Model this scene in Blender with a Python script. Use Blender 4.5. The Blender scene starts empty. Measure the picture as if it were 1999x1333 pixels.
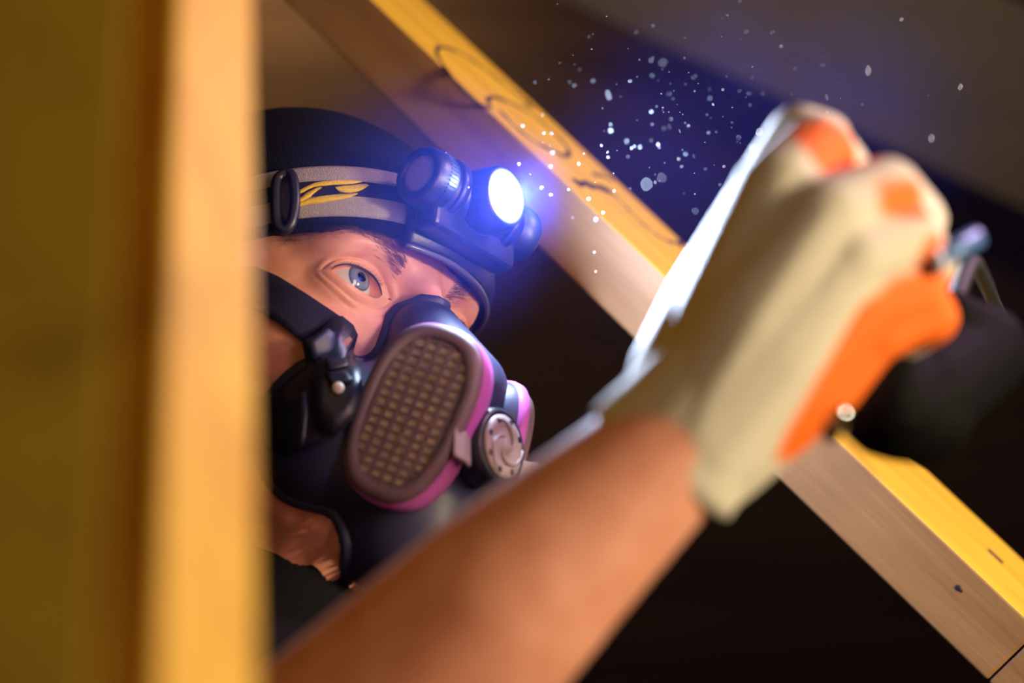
import bpy, bmesh, math, random
import numpy as np
from mathutils import Vector, Matrix

random.seed(7)
rng = np.random.default_rng(7)
SC = bpy.context.scene
COL = SC.collection

# ------------------------------------------------------------------ camera, world, lights, exposure
LENS, SENSOR, FW, FH = 60.0, 36.0, 1999.0, 1333.0
C0 = np.array([0.0, 0.0, 1.50])
PITCH = math.radians(8)
CX = np.array([1.0, 0, 0])
CY = np.array([0, -math.sin(PITCH), math.cos(PITCH)])
CZ = np.array([0, -math.cos(PITCH), -math.sin(PITCH)])      # towards the photographer
CB = np.stack([CX, CY, CZ], 1)


def W(c):                       # room point from metres right / up / back of the photographer's eye
    return C0 + CB @ np.asarray(c, float)


def D(c):
    v = CB @ np.asarray(c, float)
    return v / np.linalg.norm(v)


def P(px, py, d):               # room point seen at a pixel of the photograph, d metres away
    k = SENSOR / LENS / FW * d
    return W(((px - FW / 2) * k, -(py - FH / 2) * k, -d))


def project(p):
    c = CB.T @ (np.asarray(p) - C0)
    k = LENS / SENSOR * FW / -c[2]
    return FW / 2 + c[0] * k, FH / 2 - c[1] * k, -c[2]


cam_data = bpy.data.cameras.new('camera')
cam = bpy.data.objects.new('camera', cam_data)
COL.objects.link(cam)
cam_data.lens, cam_data.sensor_width = LENS, SENSOR
cam_data.clip_start = 0.02
cam.location = C0
cam.rotation_euler = (math.pi / 2 + PITCH, 0, 0)
cam_data.dof.use_dof = True
cam_data.dof.focus_distance = 0.80
cam_data.dof.aperture_fstop = 3.0
cam_data.dof.aperture_blades = 0
SC.camera = cam

world = bpy.data.worlds.new('night')
SC.world = world
world.use_nodes = True
world.node_tree.nodes['Background'].inputs[0].default_value = (0.016, 0.008, 0.014, 1)
world.node_tree.nodes['Background'].inputs[1].default_value = 0.35

SC.view_settings.view_transform = 'Standard'
SC.view_settings.look = 'None'
SC.view_settings.exposure = 0.0
SC.view_settings.gamma = 1.0
SC.view_settings.use_curve_mapping = False
SC.cycles.use_denoising = True
SC.cycles.max_bounces = 6
SC.cycles.volume_bounces = 0
SC.cycles.volume_step_rate = 3.0
SC.cycles.use_adaptive_sampling = True
SC.cycles.adaptive_threshold = .02
SC.cycles.sample_clamp_indirect = 4


def area_light(name, loc, target, size, power, color):
    l = bpy.data.lights.new(name, 'AREA')
    l.shape, l.size, l.energy, l.color = 'DISK', size, power, color
    o = bpy.data.objects.new(name, l)
    COL.objects.link(o)
    o.location = loc
    o.rotation_euler = (Vector(target) - Vector(loc)).to_track_quat('-Z', 'Y').to_euler()
    return o


# warm work lamp standing to the right, an added pink fill light for the face beyond the raised hand, a warm bulb up in the roof
area_light('work_lamp', W((0.85, 0.06, -0.29)), P(1000, 680, .66), 0.14, 10.5, (1.0, 0.80, 0.48))
area_light('pink_fill', W((0.52, 0.40, -0.80)), P(880, 480, .66), 0.10, 3.4, (0.95, 0.55, .80))
area_light('roof_bulb', P(380, -190, 1.62), P(640, 60, 2.0), 0.12, 4.2, (1.0, 0.72, 0.36))
area_light('soft_fill', W((0.90, .42, .22)), P(900, 600, .80), 0.4, 2.8, (1.0, 0.78, 0.66))  # added soft fill from the camera side, not a lamp of the attic

# ------------------------------------------------------------------ mesh helpers
ORIGIN = {}


def link(name, me, mat=None, parent=None, loc=None, smooth=True):
    o = bpy.data.objects.new(name, me)
    COL.objects.link(o)
    base = ORIGIN[parent.name] if parent else (np.asarray(loc, float) if loc is not None else np.zeros(3))
    ORIGIN[o.name] = base
    if parent:
        o.parent = parent
    else:
        o.location = base
    if me is not None and np.any(base):
        me.transform(Matrix.Translation(Vector(-base)))
    if mat is not None:
        for m in (mat if isinstance(mat, (list, tuple)) else [mat]):
            me.materials.append(m)
    if me is not None and smooth:
        me.polygons.foreach_set('use_smooth', [True] * len(me.polygons))
    return o


def mesh(name, verts, faces, mat=None, parent=None, loc=None, smooth=True, fix=True):
    me = bpy.data.meshes.new(name)
    me.from_pydata([tuple(v) for v in np.asarray(verts, float)], [], [tuple(int(i) for i in f) for f in faces])
    if fix:
        bm = bmesh.new()
        bm.from_mesh(me)
        bmesh.ops.recalc_face_normals(bm, faces=bm.faces)
        bm.to_mesh(me)
        bm.free()
    me.update()
    return link(name, me, mat, parent, loc, smooth)


def empty(name, loc):
    return link(name, None, loc=loc, smooth=False)


def tag(o, label=None, cat=None, group=None, kind=None):
    for k, v in (('label', label), ('category', cat), ('group', group), ('kind', kind)):
        if v:
            o[k] = v
    return o


class MB:
    def __init__(self):
        self.v, self.f = [], []

    def add(self, verts, faces):
        n = len(self.v)
        self.v += [np.asarray(v, float) for v in verts]
        self.f += [[i + n for i in f] for f in faces]
        return self

    def build(self, name, mat=None, parent=None, loc=None, smooth=True):
        return mesh(name, self.v, self.f, mat, parent, loc, smooth)


def unit(v):
    v = np.asarray(v, float)
    return v / np.linalg.norm(v)


def frame(a, hint=(0.3, 0.2, 0.9)):
    a = unit(a)
    h = np.asarray(hint, float)
    if abs(unit(h) @ a) > .95:
        h = np.array([.9, .1, .2])
    u = unit(h - a * (h @ a))
    return a, u, np.cross(a, u)


def lathe(c, axis, profile, n=32, hint=(0.3, 0.2, 0.9), cap=True):
    """profile: (distance along axis, radius)"""
    a, u, w = frame(axis, hint)
    vs, fs = [], []
    m = len(profile)
    for t, r in profile:
        for k in range(n):
            an = 2 * math.pi * k / n
            vs.append(np.asarray(c) + a * t + (u * math.cos(an) + w * math.sin(an)) * r)
    for i in range(m - 1):
        for k in range(n):
            k2 = (k + 1) % n
            fs.append([i * n + k, i * n + k2, (i + 1) * n + k2, (i + 1) * n + k])
    if cap:
        fs.append([k for k in range(n)][::-1])
        fs.append([(m - 1) * n + k for k in range(n)])
    return vs, fs


def tube(pts, radii, n=12):
    pts = [np.asarray(p, float) for p in pts]
    if np.isscalar(radii):
        radii = [radii] * len(pts)
    vs, fs = [], []
    u = None
    for i, p in enumerate(pts):
        a = unit(pts[min(i + 1, len(pts) - 1)] - pts[max(i - 1, 0)])
        if u is None:
            _, u, w = frame(a)
        else:
            u = unit(u - a * (u @ a))
            w = np.cross(a, u)
        for k in range(n):
            an = 2 * math.pi * k / n
            vs.append(p + (u * math.cos(an) + w * math.sin(an)) * radii[i])
    for i in range(len(pts) - 1):
        for k in range(n):
            k2 = (k + 1) % n
            fs.append([i * n + k, i * n + k2, (i + 1) * n + k2, (i + 1) * n + k])
    fs.append(list(range(n))[::-1])
    fs.append([(len(pts) - 1) * n + k for k in range(n)])
    return vs, fs


def box_axes(c, ax, ay, az):
    """box with half-vectors ax, ay, az"""
    vs = [np.asarray(c) + sx * ax + sy * ay + sz * az for sx in (-1, 1) for sy in (-1, 1) for sz in (-1, 1)]
    fs = [[0, 1, 3, 2], [4, 6, 7, 5], [0, 4, 5, 1], [2, 3, 7, 6], [0, 2, 6, 4], [1, 5, 7, 3]]
    return vs, fs


def bevel(o, w, seg=2):
    m = o.modifiers.new('bevel', 'BEVEL')
    m.width, m.segments, m.limit_method = w, seg, 'ANGLE'
    m.angle_limit = math.radians(40)
    o.data.polygons.foreach_set('use_smooth', [False] * len(o.data.polygons))


def spline(pts, n):
    """Catmull-Rom through points"""
    pts = [np.asarray(p, float) for p in pts]
    q = [2 * pts[0] - pts[1]] + pts + [2 * pts[-1] - pts[-2]]
    out = []
    segs = len(pts) - 1
    for k in range(n):
        s = k / (n - 1) * segs
        i = min(int(s), segs - 1)
        t = s - i
        a, b, c, d = q[i:i + 4]
        out.append(.5 * ((2 * b) + (c - a) * t + (2 * a - 5 * b + 4 * c - d) * t * t + (3 * b - a - 3 * c + d) * t ** 3))
    return out


def blob_mesh(chains, voxel, smooth=6, extra=None):
    """one continuous skin around chains of (point, radius): spheres hulled pairwise, remeshed and smoothed"""
    bm = bmesh.new()

    def hull(a, ra, b, rb):
        t = bmesh.new()
        for p, r in ((a, ra), (b, rb)):
            bmesh.ops.create_icosphere(t, subdivisions=2, radius=r, matrix=Matrix.Translation(Vector(p)))
        g = bmesh.ops.convex_hull(t, input=t.verts)
        bmesh.ops.delete(t, geom=list({e for e in g['geom_interior'] if isinstance(e, bmesh.types.BMVert)}), context='VERTS')
        mm = bpy.data.meshes.new('t')
        t.to_mesh(mm)
        t.free()
        bm.from_mesh(mm)
        bpy.data.meshes.remove(mm)
    for ch in chains:
        for (a, ra), (b, rb) in zip(ch[:-1], ch[1:]):
            hull(a, ra, b, rb)
    me = bpy.data.meshes.new('blob')
    bm.to_mesh(me)
    bm.free()
    o = bpy.data.objects.new('blob', me)
    COL.objects.link(o)
    m = o.modifiers.new('r', 'REMESH')
    m.mode, m.voxel_size = 'VOXEL', voxel
    m = o.modifiers.new('s', 'SMOOTH')
    m.factor, m.iterations = .5, smooth
    dg = bpy.context.evaluated_depsgraph_get()
    out = bpy.data.meshes.new_from_object(o.evaluated_get(dg))
    bpy.data.objects.remove(o)
    bpy.data.meshes.remove(me)
    return out


# ------------------------------------------------------------------ materials
def nodes_of(name):
    m = bpy.data.materials.new(name)
    m.use_nodes = True
    nt = m.node_tree
    return m, nt, nt.nodes['Principled BSDF']


def plain(name, color, rough=.5, metal=0.0, noise=0.0, scale=200, bump=0.0, spec=.5, sheen=0.0):
    m, nt, b = nodes_of(name)
    b.inputs['Base Color'].default_value = (*color, 1)
    b.inputs['Roughness'].default_value = rough
    b.inputs['Metallic'].default_value = metal
    b.inputs['Specular IOR Level'].default_value = spec
    b.inputs['Sheen Weight'].default_value = sheen
    if noise or bump:
        tc = nt.nodes.new('ShaderNodeTexCoord')
        n = nt.nodes.new('ShaderNodeTexNoise')
        n.inputs['Scale'].default_value = scale
        n.inputs['Detail'].default_value = 4
        nt.links.new(tc.outputs['Object'], n.inputs['Vector'])
        if noise:
            mx = nt.nodes.new('ShaderNodeMix')
            mx.data_type = 'RGBA'
            mx.inputs['A'].default_value = (*[c * (1 - noise) for c in color], 1)
            mx.inputs['B'].default_value = (*[min(1, c * (1 + noise)) for c in color], 1)
            nt.links.new(n.outputs['Fac'], mx.inputs['Factor'])
            nt.links.new(mx.outputs['Result'], b.inputs['Base Color'])
        if bump:
            bp = nt.nodes.new('ShaderNodeBump')
            bp.inputs['Strength'].default_value = bump
            bp.inputs['Distance'].default_value = .001
            nt.links.new(n.outputs['Fac'], bp.inputs['Height'])
            nt.links.new(bp.outputs['Normal'], b.inputs['Normal'])
    return m


def wood(name, c1, c2, along, scale=1.0, rough=.55, stain=0.0):
    """pine: grain stretched along a direction"""
    m, nt, b = nodes_of(name)
    b.inputs['Roughness'].default_value = rough
    tc = nt.nodes.new('ShaderNodeTexCoord')
    a, u, w = frame(along)
    mp = nt.nodes.new('ShaderNodeMapping')
    mp.vector_type = 'TEXTURE'
    mp.inputs['Rotation'].default_value = Matrix((a, u, w)).transposed().to_euler()
    mp.inputs['Scale'].default_value = (14, 1, 1)
    nt.links.new(tc.outputs['Object'], mp.inputs['Vector'])
    n1 = nt.nodes.new('ShaderNodeTexNoise')
    n1.inputs['Scale'].default_value = 60 * scale
    n1.inputs['Detail'].default_value = 6
    n1.inputs['Distortion'].default_value = .6
    nt.links.new(mp.outputs['Vector'], n1.inputs['Vector'])
    n2 = nt.nodes.new('ShaderNodeTexNoise')
    n2.inputs['Scale'].default_value = 500 * scale
    n2.inputs['Detail'].default_value = 3
    nt.links.new(mp.outputs['Vector'], n2.inputs['Vector'])
    ad = nt.nodes.new('ShaderNodeMath')
    ad.operation = 'MULTIPLY_ADD'
    ad.inputs[1].default_value = .35
    nt.links.new(n2.outputs['Fac'], ad.inputs[0])
    nt.links.new(n1.outputs['Fac'], ad.inputs[2])
    rp = nt.nodes.new('ShaderNodeValToRGB')
    rp.color_ramp.elements[0].position = .45
    rp.color_ramp.elements[1].position = .9
    rp.color_ramp.elements[0].color = (*c1, 1)
    rp.color_ramp.elements[1].color = (*c2, 1)
    nt.links.new(ad.outputs[0], rp.inputs['Fac'])
    last = rp.outputs['Color']
    if stain:
        n3 = nt.nodes.new('ShaderNodeTexNoise')
        n3.inputs['Scale'].default_value = 22
        n3.inputs['Detail'].default_value = 3
        nt.links.new(tc.outputs['Object'], n3.inputs['Vector'])
        r3 = nt.nodes.new('ShaderNodeValToRGB')
        r3.color_ramp.elements[0].position = .56
        r3.color_ramp.elements[1].position = .72
        r3.color_ramp.elements[0].color = (0, 0, 0, 1)
        r3.color_ramp.elements[1].color = (stain, stain, stain, 1)
        nt.links.new(n3.outputs['Fac'], r3.inputs['Fac'])
        mx = nt.nodes.new('ShaderNodeMix')
        mx.data_type = 'RGBA'
        mx.inputs['B'].default_value = (*[c * .25 for c in c1], 1)
        nt.links.new(r3.outputs['Color'], mx.inputs['Factor'])
        nt.links.new(last, mx.inputs['A'])
        last = mx.outputs['Result']
    nt.links.new(last, b.inputs['Base Color'])
    bp = nt.nodes.new('ShaderNodeBump')
    bp.inputs['Strength'].default_value = .25
    bp.inputs['Distance'].default_value = .0006
    nt.links.new(n2.outputs['Fac'], bp.inputs['Height'])
    nt.links.new(bp.outputs['Normal'], b.inputs['Normal'])
    return m


def skin_mat():
    m, nt, b = nodes_of('skin')
    tc = nt.nodes.new('ShaderNodeTexCoord')
    n = nt.nodes.new('ShaderNodeTexNoise')
    n.inputs['Scale'].default_value = 80
    n.inputs['Detail'].default_value = 8
    nt.links.new(tc.outputs['Object'], n.inputs['Vector'])
    rp = nt.nodes.new('ShaderNodeValToRGB')
    rp.color_ramp.elements[0].position = .3
    rp.color_ramp.elements[1].position = .75
    rp.color_ramp.elements[0].color = (.66, .26, .165, 1)
    rp.color_ramp.elements[1].color = (.79, .37, .26, 1)
    nt.links.new(n.outputs['Fac'], rp.inputs['Fac'])
    nt.links.new(rp.outputs['Color'], b.inputs['Base Color'])
    b.inputs['Roughness'].default_value = .48
    b.inputs['Subsurface Weight'].default_value = .15
    b.inputs['Subsurface Radius'].default_value = (1, .35, .2)
    b.inputs['Subsurface Scale'].default_value = .003
    n2 = nt.nodes.new('ShaderNodeTexNoise')
    n2.inputs['Scale'].default_value = 900
    n2.inputs['Detail'].default_value = 3
    nt.links.new(tc.outputs['Object'], n2.inputs['Vector'])
    bp = nt.nodes.new('ShaderNodeBump')
    bp.inputs['Strength'].default_value = .22
    bp.inputs['Distance'].default_value = .0006
    nt.links.new(n2.outputs['Fac'], bp.inputs['Height'])
    nt.links.new(bp.outputs['Normal'], b.inputs['Normal'])
    return m


def emit_mat(name, color, strength):
    m = bpy.data.materials.new(name)
    m.use_nodes = True
    nt = m.node_tree
    nt.nodes.clear()
    e = nt.nodes.new('ShaderNodeEmission')
    e.inputs[0].default_value = (*color, 1)
    e.inputs[1].default_value = strength
    o = nt.nodes.new('ShaderNodeOutputMaterial')
    nt.links.new(e.outputs[0], o.inputs[0])
    return m


SKIN = skin_mat()
BLACK_KNIT = plain('black_knit', (.006, .007, .016), .9, bump=.8, scale=1400, spec=.15)
BLACK_PLASTIC = plain('black_plastic', (.010, .012, .024), .38, bump=.15, scale=900)
NAVY_RUBBER = plain('navy_rubber', (.022, .028, .075), .5, bump=.1, scale=700)
DARK_STRAP = plain('dark_webbing', (.012, .012, .028), .8, bump=.6, scale=1500, spec=.2)
GREY_WEB = plain('grey_webbing', (.36, .32, .34), .85, noise=.35, scale=1800, bump=.9, spec=.2)
YELLOW_PRINT = plain('yellow_thread', (.78, .52, .03), .8, noise=.25, scale=1500, bump=.6, spec=.2)
COVER = plain('grey_filter_cover', (.16, .11, .13), .55, noise=.1, scale=500)
PINK = plain('magenta_band', (.62, .14, .58), .5)
MEDIA = plain('filter_paper', (.93, .80, .73), .9, noise=.2, scale=260, bump=.3)
VALVE = plain('grey_valve_plastic', (.34, .31, .30), .5, noise=.1, scale=300)
STEEL = plain('bright_steel', (.80, .83, .90), .12, metal=1.0)
TOOL = plain('black_tool_housing', (.0012, .0012, .0015), .7, bump=.2, scale=400, spec=.08)
BLUE_STEEL = plain('blued_steel', (.07, .16, .38), .4, metal=.2)
SHIRT = plain('black_cotton', (.007, .007, .009), .95, bump=.5, scale=700, spec=.1)
MARKER = plain('black_marker_ink', (.035, .022, .03), .6)
HAIR = plain('brown_hair', (.17, .07, .06), .6)
LASH = plain('dark_lash', (.02, .008, .012), .5)
LENS_GLOW = emit_mat('led_lens', (.86, .92, 1.0), 60.0)

# ------------------------------------------------------------------ setting: dark attic
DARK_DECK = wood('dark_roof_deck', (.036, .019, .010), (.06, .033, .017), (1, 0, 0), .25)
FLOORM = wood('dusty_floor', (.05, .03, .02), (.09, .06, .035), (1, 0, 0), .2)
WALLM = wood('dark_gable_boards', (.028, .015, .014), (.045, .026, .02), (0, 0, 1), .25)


def board_surface(name, c, ax, ay, nrm, count, mat, thick=.012, gap=.004):
    """a structure whose boards lie side by side along ay (half-vectors ax, ay)"""
    root = empty(name, c)
    root['kind'] = 'structure'
    base = None
    for k in range(count):
        t = (k + .5) / count * 2 - 1
        jit = random.uniform(-.002, .002)
        cc = np.asarray(c) + np.asarray(ay) * t + np.asarray(nrm) * (jit - thick / 2)
        vs, fs = box_axes(cc, np.asarray(ax), unit(ay) * (np.linalg.norm(ay) / count - gap / 2), np.asarray(nrm) * thick / 2)
        mesh('board', vs, fs, mat, root, smooth=False)
    return root


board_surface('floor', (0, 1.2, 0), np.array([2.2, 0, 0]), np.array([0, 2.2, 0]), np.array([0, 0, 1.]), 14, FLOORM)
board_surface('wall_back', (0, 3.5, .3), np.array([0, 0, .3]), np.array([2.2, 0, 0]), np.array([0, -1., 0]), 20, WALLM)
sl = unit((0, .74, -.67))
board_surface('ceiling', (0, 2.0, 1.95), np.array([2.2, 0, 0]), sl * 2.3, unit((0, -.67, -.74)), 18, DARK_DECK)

# ------------------------------------------------------------------ timbers
PURLIN_M = wood('brown_purlin', (.045, .022, .004), (.07, .038, .009), (1, 0, -.3), .3)
q0, q1 = P(930, -75, 1.62), P(1760, 300, 1.70)
qa = unit(q1 - q0)
qn = unit(C0 - q0)
qn = unit(qn - qa * (qn @ qa))
qu = np.cross(qn, qa)
if qu[2] < 0:
    qu = -qu
qc = (q0 + q1) / 2 + qu * .09 - qn * .02
vs, fs = box_axes(qc, qa * 1.1, qu * .09, qn * .02)
o = mesh('roof_purlin', vs, fs, PURLIN_M, None, loc=qc, smooth=False)
bevel(o, .002, 2)
tag(o, 'blurred brown timber high under the dark roof, above the raised hand', 'purlin')
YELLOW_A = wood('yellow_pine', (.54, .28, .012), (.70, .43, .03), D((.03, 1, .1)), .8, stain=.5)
YELLOW_B = wood('dim_yellow_pine', (.40, .22, .008), (.54, .33, .02), D((.03, 1, .1)), .6, stain=.8)  # darker copy of the yellow pine, the wide post's shade put into its colour


def timber(name, p0, p1, n_front, w_side, mat, corner='right', depth=.089, label='', cat='timber', face_w=.038):
    """p0-p1 is the arris nearest the camera; the front face (normal n_front) runs from it along -q, the side face recedes"""
    a = unit(p1 - p0)
    n = unit(n_front - a * (n_front @ a))
    q = np.cross(n, a)
    return a, n, q


# diagonal rafter: middle arris between the camera-facing edge and the receding upper face
M0, M1 = P(727, 0, .965), P(1990, 1195, .83)
ra = unit(M1 - M0)
mid = (M0 + M1) / 2
vv = unit(C0 - mid)
vv = unit(vv - ra * (vv @ ra))
qq = np.cross(vv, ra)
if (CB.T @ qq)[0] < 0:
    qq = -qq
tl = math.radians(14.5)
n_top = qq * math.cos(tl) + vv * math.sin(tl)
n_near = vv * math.cos(tl) - qq * math.sin(tl)
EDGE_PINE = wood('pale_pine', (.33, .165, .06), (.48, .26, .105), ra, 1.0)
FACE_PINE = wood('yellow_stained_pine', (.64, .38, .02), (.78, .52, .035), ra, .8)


def rafter(name, s0, s1, label, a0=M0):
    w1, w2 = .0362, .086
    root = empty(name, a0 + ra * s0)
    tag(root, label, 'rafter', 'sections of the diagonal rafter')
    c = a0 + ra * (s0 + s1) / 2 - n_top * w1 / 2 - n_near * w2 / 2
    vs, fs = box_axes(c, ra * (s1 - s0) / 2, n_top * w1 / 2, n_near * w2 / 2)
    me = bpy.data.meshes.new('core')
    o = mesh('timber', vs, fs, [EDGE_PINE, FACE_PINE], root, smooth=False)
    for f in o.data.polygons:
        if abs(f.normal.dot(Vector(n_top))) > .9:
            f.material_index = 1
    bevel(o, .0012, 2)
    return root


LEN = np.linalg.norm(M1 - M0)
jp = M0 + ra * 0
# joint crosses the lower edge near pixel (1915,1290): parameter just beyond M1
S_J = LEN + .012
raf = rafter('rafter', -.55, S_J, 'long pale pine rafter with yellow upper face and black marker scribbles')
raf2 = rafter('rafter_section', S_J + .0012, S_J + .6, 'short pine timber butted against the lower end of the scribbled rafter')


def on_plane(px, py, p0, n):
    d = P(px, py, 1.0) - C0
    t = ((p0 - C0) @ n) / (d @ n)
    return C0 + d * t


def ribbon_on_plane(pts, wpx, p0, n, lift=.0002):
    """marker stroke lying on a face"""
    q = spline([on_plane(x, y, p0, n) for x, y in pts], max(6, len(pts) * 8))
    vs, fs = [], []
    wm = wpx * 1.5
    for i, p in enumerate(q):
        a = unit(q[min(i + 1, len(q) - 1)] - q[max(i - 1, 0)])
        s = np.cross(a, n)
        w = wm * (0.8 + .3 * math.sin(i * .7))
        for sg in (-1, 1):
            vs.append(p + s * sg * w + n * lift)
            vs.append(p + s * sg * w - n * .0004)
    for i in range(len(q) - 1):
        b, c = i * 4, i * 4 + 4
        fs += [[b, b + 2, c + 2, c], [b, c, c + 1, b + 1], [b + 2, b + 3, c + 3, c + 2]]
    return vs, fs


strokes = [
    ([(1032, 205), (1018, 190), (985, 165), (940, 130), (895, 102), (862, 92), (852, 100), (862, 122), (890, 160), (925, 195), (958, 214)], .0011),
    ([(1036, 212), (1026, 196)], .0024),
    ([(958, 210), (952, 196), (965, 190), (1000, 202), (1040, 226), (1080, 258), (1108, 290), (1106, 305), (1085, 298), (1045, 278), (1005, 246), (975, 215)], .0012),
    ([(1122, 356), (1150, 361), (1192, 373)], .0024),
    ([(1156, 340), (1178, 344), (1196, 352)], .0012),
    ([(1193, 374), (1220, 402), (1252, 434), (1284, 460), (1306, 472), (1330, 474)], .0009),
    ([(1322, 462), (1330, 472), (1326, 480)], .0013),
]
for pts, w in strokes:
    vs, fs = ribbon_on_plane(pts, w, M0, n_top)
    mesh('marker_stroke', vs, fs, MARKER, raf, smooth=False)
for (x, y), r in (((1870, 1147), .0016), ((1876, 1153), .0009)):
    p = on_plane(x, y, M0, n_near)
    vs, fs = lathe(p - n_near * .0006, n_near, [(0, r), (.0008, r), (.0009, r * .6)], 10)
    mesh('knot', vs, fs, MARKER, raf)
p = on_plane(1943, 1086, M0, n_top)
vs, fs = box_axes(p, ra * .005, np.cross(n_top, ra) * .0022, n_top * .0003)
mesh('knot', vs, fs, MARKER, raf)


def corner_post(name, e0, e1, nR, nL, wR, wL, mat, label, ext=.5, group=None):
    """post seen at an arris e0-e1: face with normal nR runs to the right of it, face with nL to the left"""
    a = unit(e1 - e0)
    nR = unit(nR - a * (nR @ a))
    nL = np.cross(a, nR)
    if nL @ CZ < 0:
        nL = -nL
    c = (e0 + e1) / 2 - nL * wR / 2 - nR * wL / 2
    h = np.linalg.norm(e1 - e0) / 2 + ext
    vs, fs = box_axes(c, a * h, nL * wR / 2, nR * wL / 2)
    o = mesh(name, vs, fs, mat, None, loc=c, smooth=False)
    bevel(o, .0025, 3)
    tag(o, label, 'post', group)
    return o


A0, A1 = P(347, 0, .455), P(312, 1333, .350)
corner_post('stud_post', A0, A1, D((.86, .03, .51)), None, .0355, .089, YELLOW_A,
            'bright yellow timber stud post with lit narrow face and dark side', group=None)
# wide post beside it, its near arris cut back under at a bevel
B0, B1 = P(256, 0, .395), P(196, 1333, .306)
ba = unit(B1 - B0)
bf = unit(D((.10, .04, .99)) - ba * (D((.10, .04, .99)) @ ba))
bl = np.cross(ba, bf)
if bl @ CX > 0:
    bl = -bl
bh = np.linalg.norm(B1 - B0) / 2 + .5
bc = (B0 + B1) / 2
sec = [(0, 0), (.14, 0), (.14, -.024), (.045, -.024), (.004, -.003)]
vs = [bc + ba * sg * bh + bl * x + bf * z for sg in (-1, 1) for x, z in sec]
fs = [(0, 1, 2, 3, 4), (9, 8, 7, 6, 5)] + [(k, (k + 1) % 5, 5 + (k + 1) % 5, 5 + k) for k in range(5)]
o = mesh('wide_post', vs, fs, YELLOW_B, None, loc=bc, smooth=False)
bevel(o, .0015, 2)
tag(o, 'wide dim yellow timber post with brown stains, beside the bright narrow post', 'post')

# ------------------------------------------------------------------ head frame (millimetres: x = his right, y = forward, z = up)
HR, HF, HU = [CB @ unit(v) for v in ((-.6075, .3305, .7223), (.7903, .1598, .5915), (.0801, .9302, -.3583))]
HB = np.stack([HR, HF, HU], 1)
HO = W((-.1102, .0035, -.851))


def H(p):
    return HO + .001 * (np.asarray(p, float) @ HB.T)


def Hinv(w):
    return ((np.asarray(w, float) - HO) @ HB) * 1000


def Hd(v):
    return unit(HB @ np.asarray(v, float))


def ell(p, c, r):
    c, r = np.asarray(c, float), np.asarray(r, float)
    q = p - c
    k0 = np.linalg.norm(q / r, axis=-1)
    k1 = np.linalg.norm(q / (r * r), axis=-1) + 1e-9
    return k0 * (k0 - 1) / k1


def cap(p, a, b, ra_, rb_):
    a, b = np.asarray(a, float), np.asarray(b, float)
    ab = b - a
    t = np.clip(((p - a) @ ab) / (ab @ ab), 0, 1)
    return np.linalg.norm(p - a - t[..., None] * ab, axis=-1) - (ra_ + (rb_ - ra_) * t)


def smin(a, b, k):
    h = np.clip(.5 + .5 * (b - a) / k, 0, 1)
    return b * (1 - h) + a * h - k * h * (1 - h)


def smax(a, b, k):
    return -smin(-a, -b, k)


def fold(p):
    q = np.array(p, float)
    q[..., 0] = np.abs(q[..., 0])
    return q


def sdf_cranium(p):
    q = fold(p)
    d = ell(q, (0, -12, 28), (76, 95, 86))
    return smin(d, ell(q, (0, 25, 30), (64, 62, 52)), 20)


def sdf_head(p):
    q = fold(p)
    d = sdf_cranium(p)
    d = smin(d, ell(q, (0, 24, -25), (64, 58, 72)), 18)
    d = smin(d, ell(q, (45, 44, -30), (21, 26, 20)), 16)            # cheekbones
    d = smin(d, ell(q, (24, 76, 17), (24, 12, 8)), 10)              # brow ridge
    d = smin(d, ell(q, (40, 64, 14), (14, 14, 8)), 9)
    d = smin(d, ell(q, (0, 60, -68), (38, 36, 30)), 14)
    d = smin(d, cap(q, (54, 8, -76), (12, 70, -112), 14, 15), 16)   # jaw
    d = smin(d, ell(q, (0, 78, -116), (22, 16, 14)), 10)
    d = smax(d, -ell(q, (31, 95, -1), (22, 19, 13)), 10)            # sockets
    d = smin(d, ell(q, (32, 65, 0), (18.5, 15, 14)), 5)             # lids over the eyeballs
    d = smin(d, cap(q, (0, 86, 8), (0, 107, -42), 7, 11), 9)        # nose
    d = smin(d, ell(q, (13, 92, -44), (8, 10, 8)), 5)
    d = smin(d, cap(q, (0, -28, -60), (0, -50, -230), 56, 60), 16)  # neck
    d = smin(d, cap(q, (0, 44, -102), (0, -36, -185), 32, 52), 14)  # under the chin
    return d


def sdf_beanie(p):
    return sdf_cranium(p) - 6.0


def sdf_mask(p):
    q = fold(p)
    d = ell(q, (0, 88, -72), (38, 38, 48))
    d = smin(d, cap(q, (0, 90, -19), (0, 112, -48), 19, 24), 12)
    d = smin(d, ell(q, (0, 85, -110), (26, 34, 27)), 12)
    d = smin(d, ell(q, (37, 66, -70), (20, 30, 34)), 14)
    d = smin(d, cap(q, (0, 100, -76), (0, 121, -77), 24, 16), 8)
    return d


def march(f, o, d, tmax=400, it=140, k=.75):
    t = np.zeros(len(o))
    act = np.arange(len(o))
    for _ in range(it):
        s = f(o[act] + d[act] * t[act][:, None])
        t[act] = np.minimum(t[act] + s * k, tmax)
        act = act[(np.abs(s) > .012) & (t[act] < tmax)]
        if not len(act):
            break
    return o + d * t[:, None], t < tmax - 1


def radial(f, c, dirs, start=300.0):
    c = np.asarray(c, float)
    p, _ = march(f, c + dirs * start, -dirs, start)
    return p


def surf(f, px, py, lift=0.0):
    """first hit of the sight line through a pixel with a head-space surface, in head millimetres"""
    o = Hinv(C0)
    d = unit(Hinv(P(px, py, 1.0)) - o)
    s = 560.0
    p, ok = march(f, (o + d * s)[None], d[None], 420)
    return p[0] - d * lift


def surfs(f, pxs, lift=0.0):
    o = Hinv(C0)
    d = np.array([unit(Hinv(P(x, y, 1.0)) - o) for x, y in pxs])
    p, ok = march(f, o + d * 560.0, d, 420)
    return list(p - d * lift)


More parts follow.
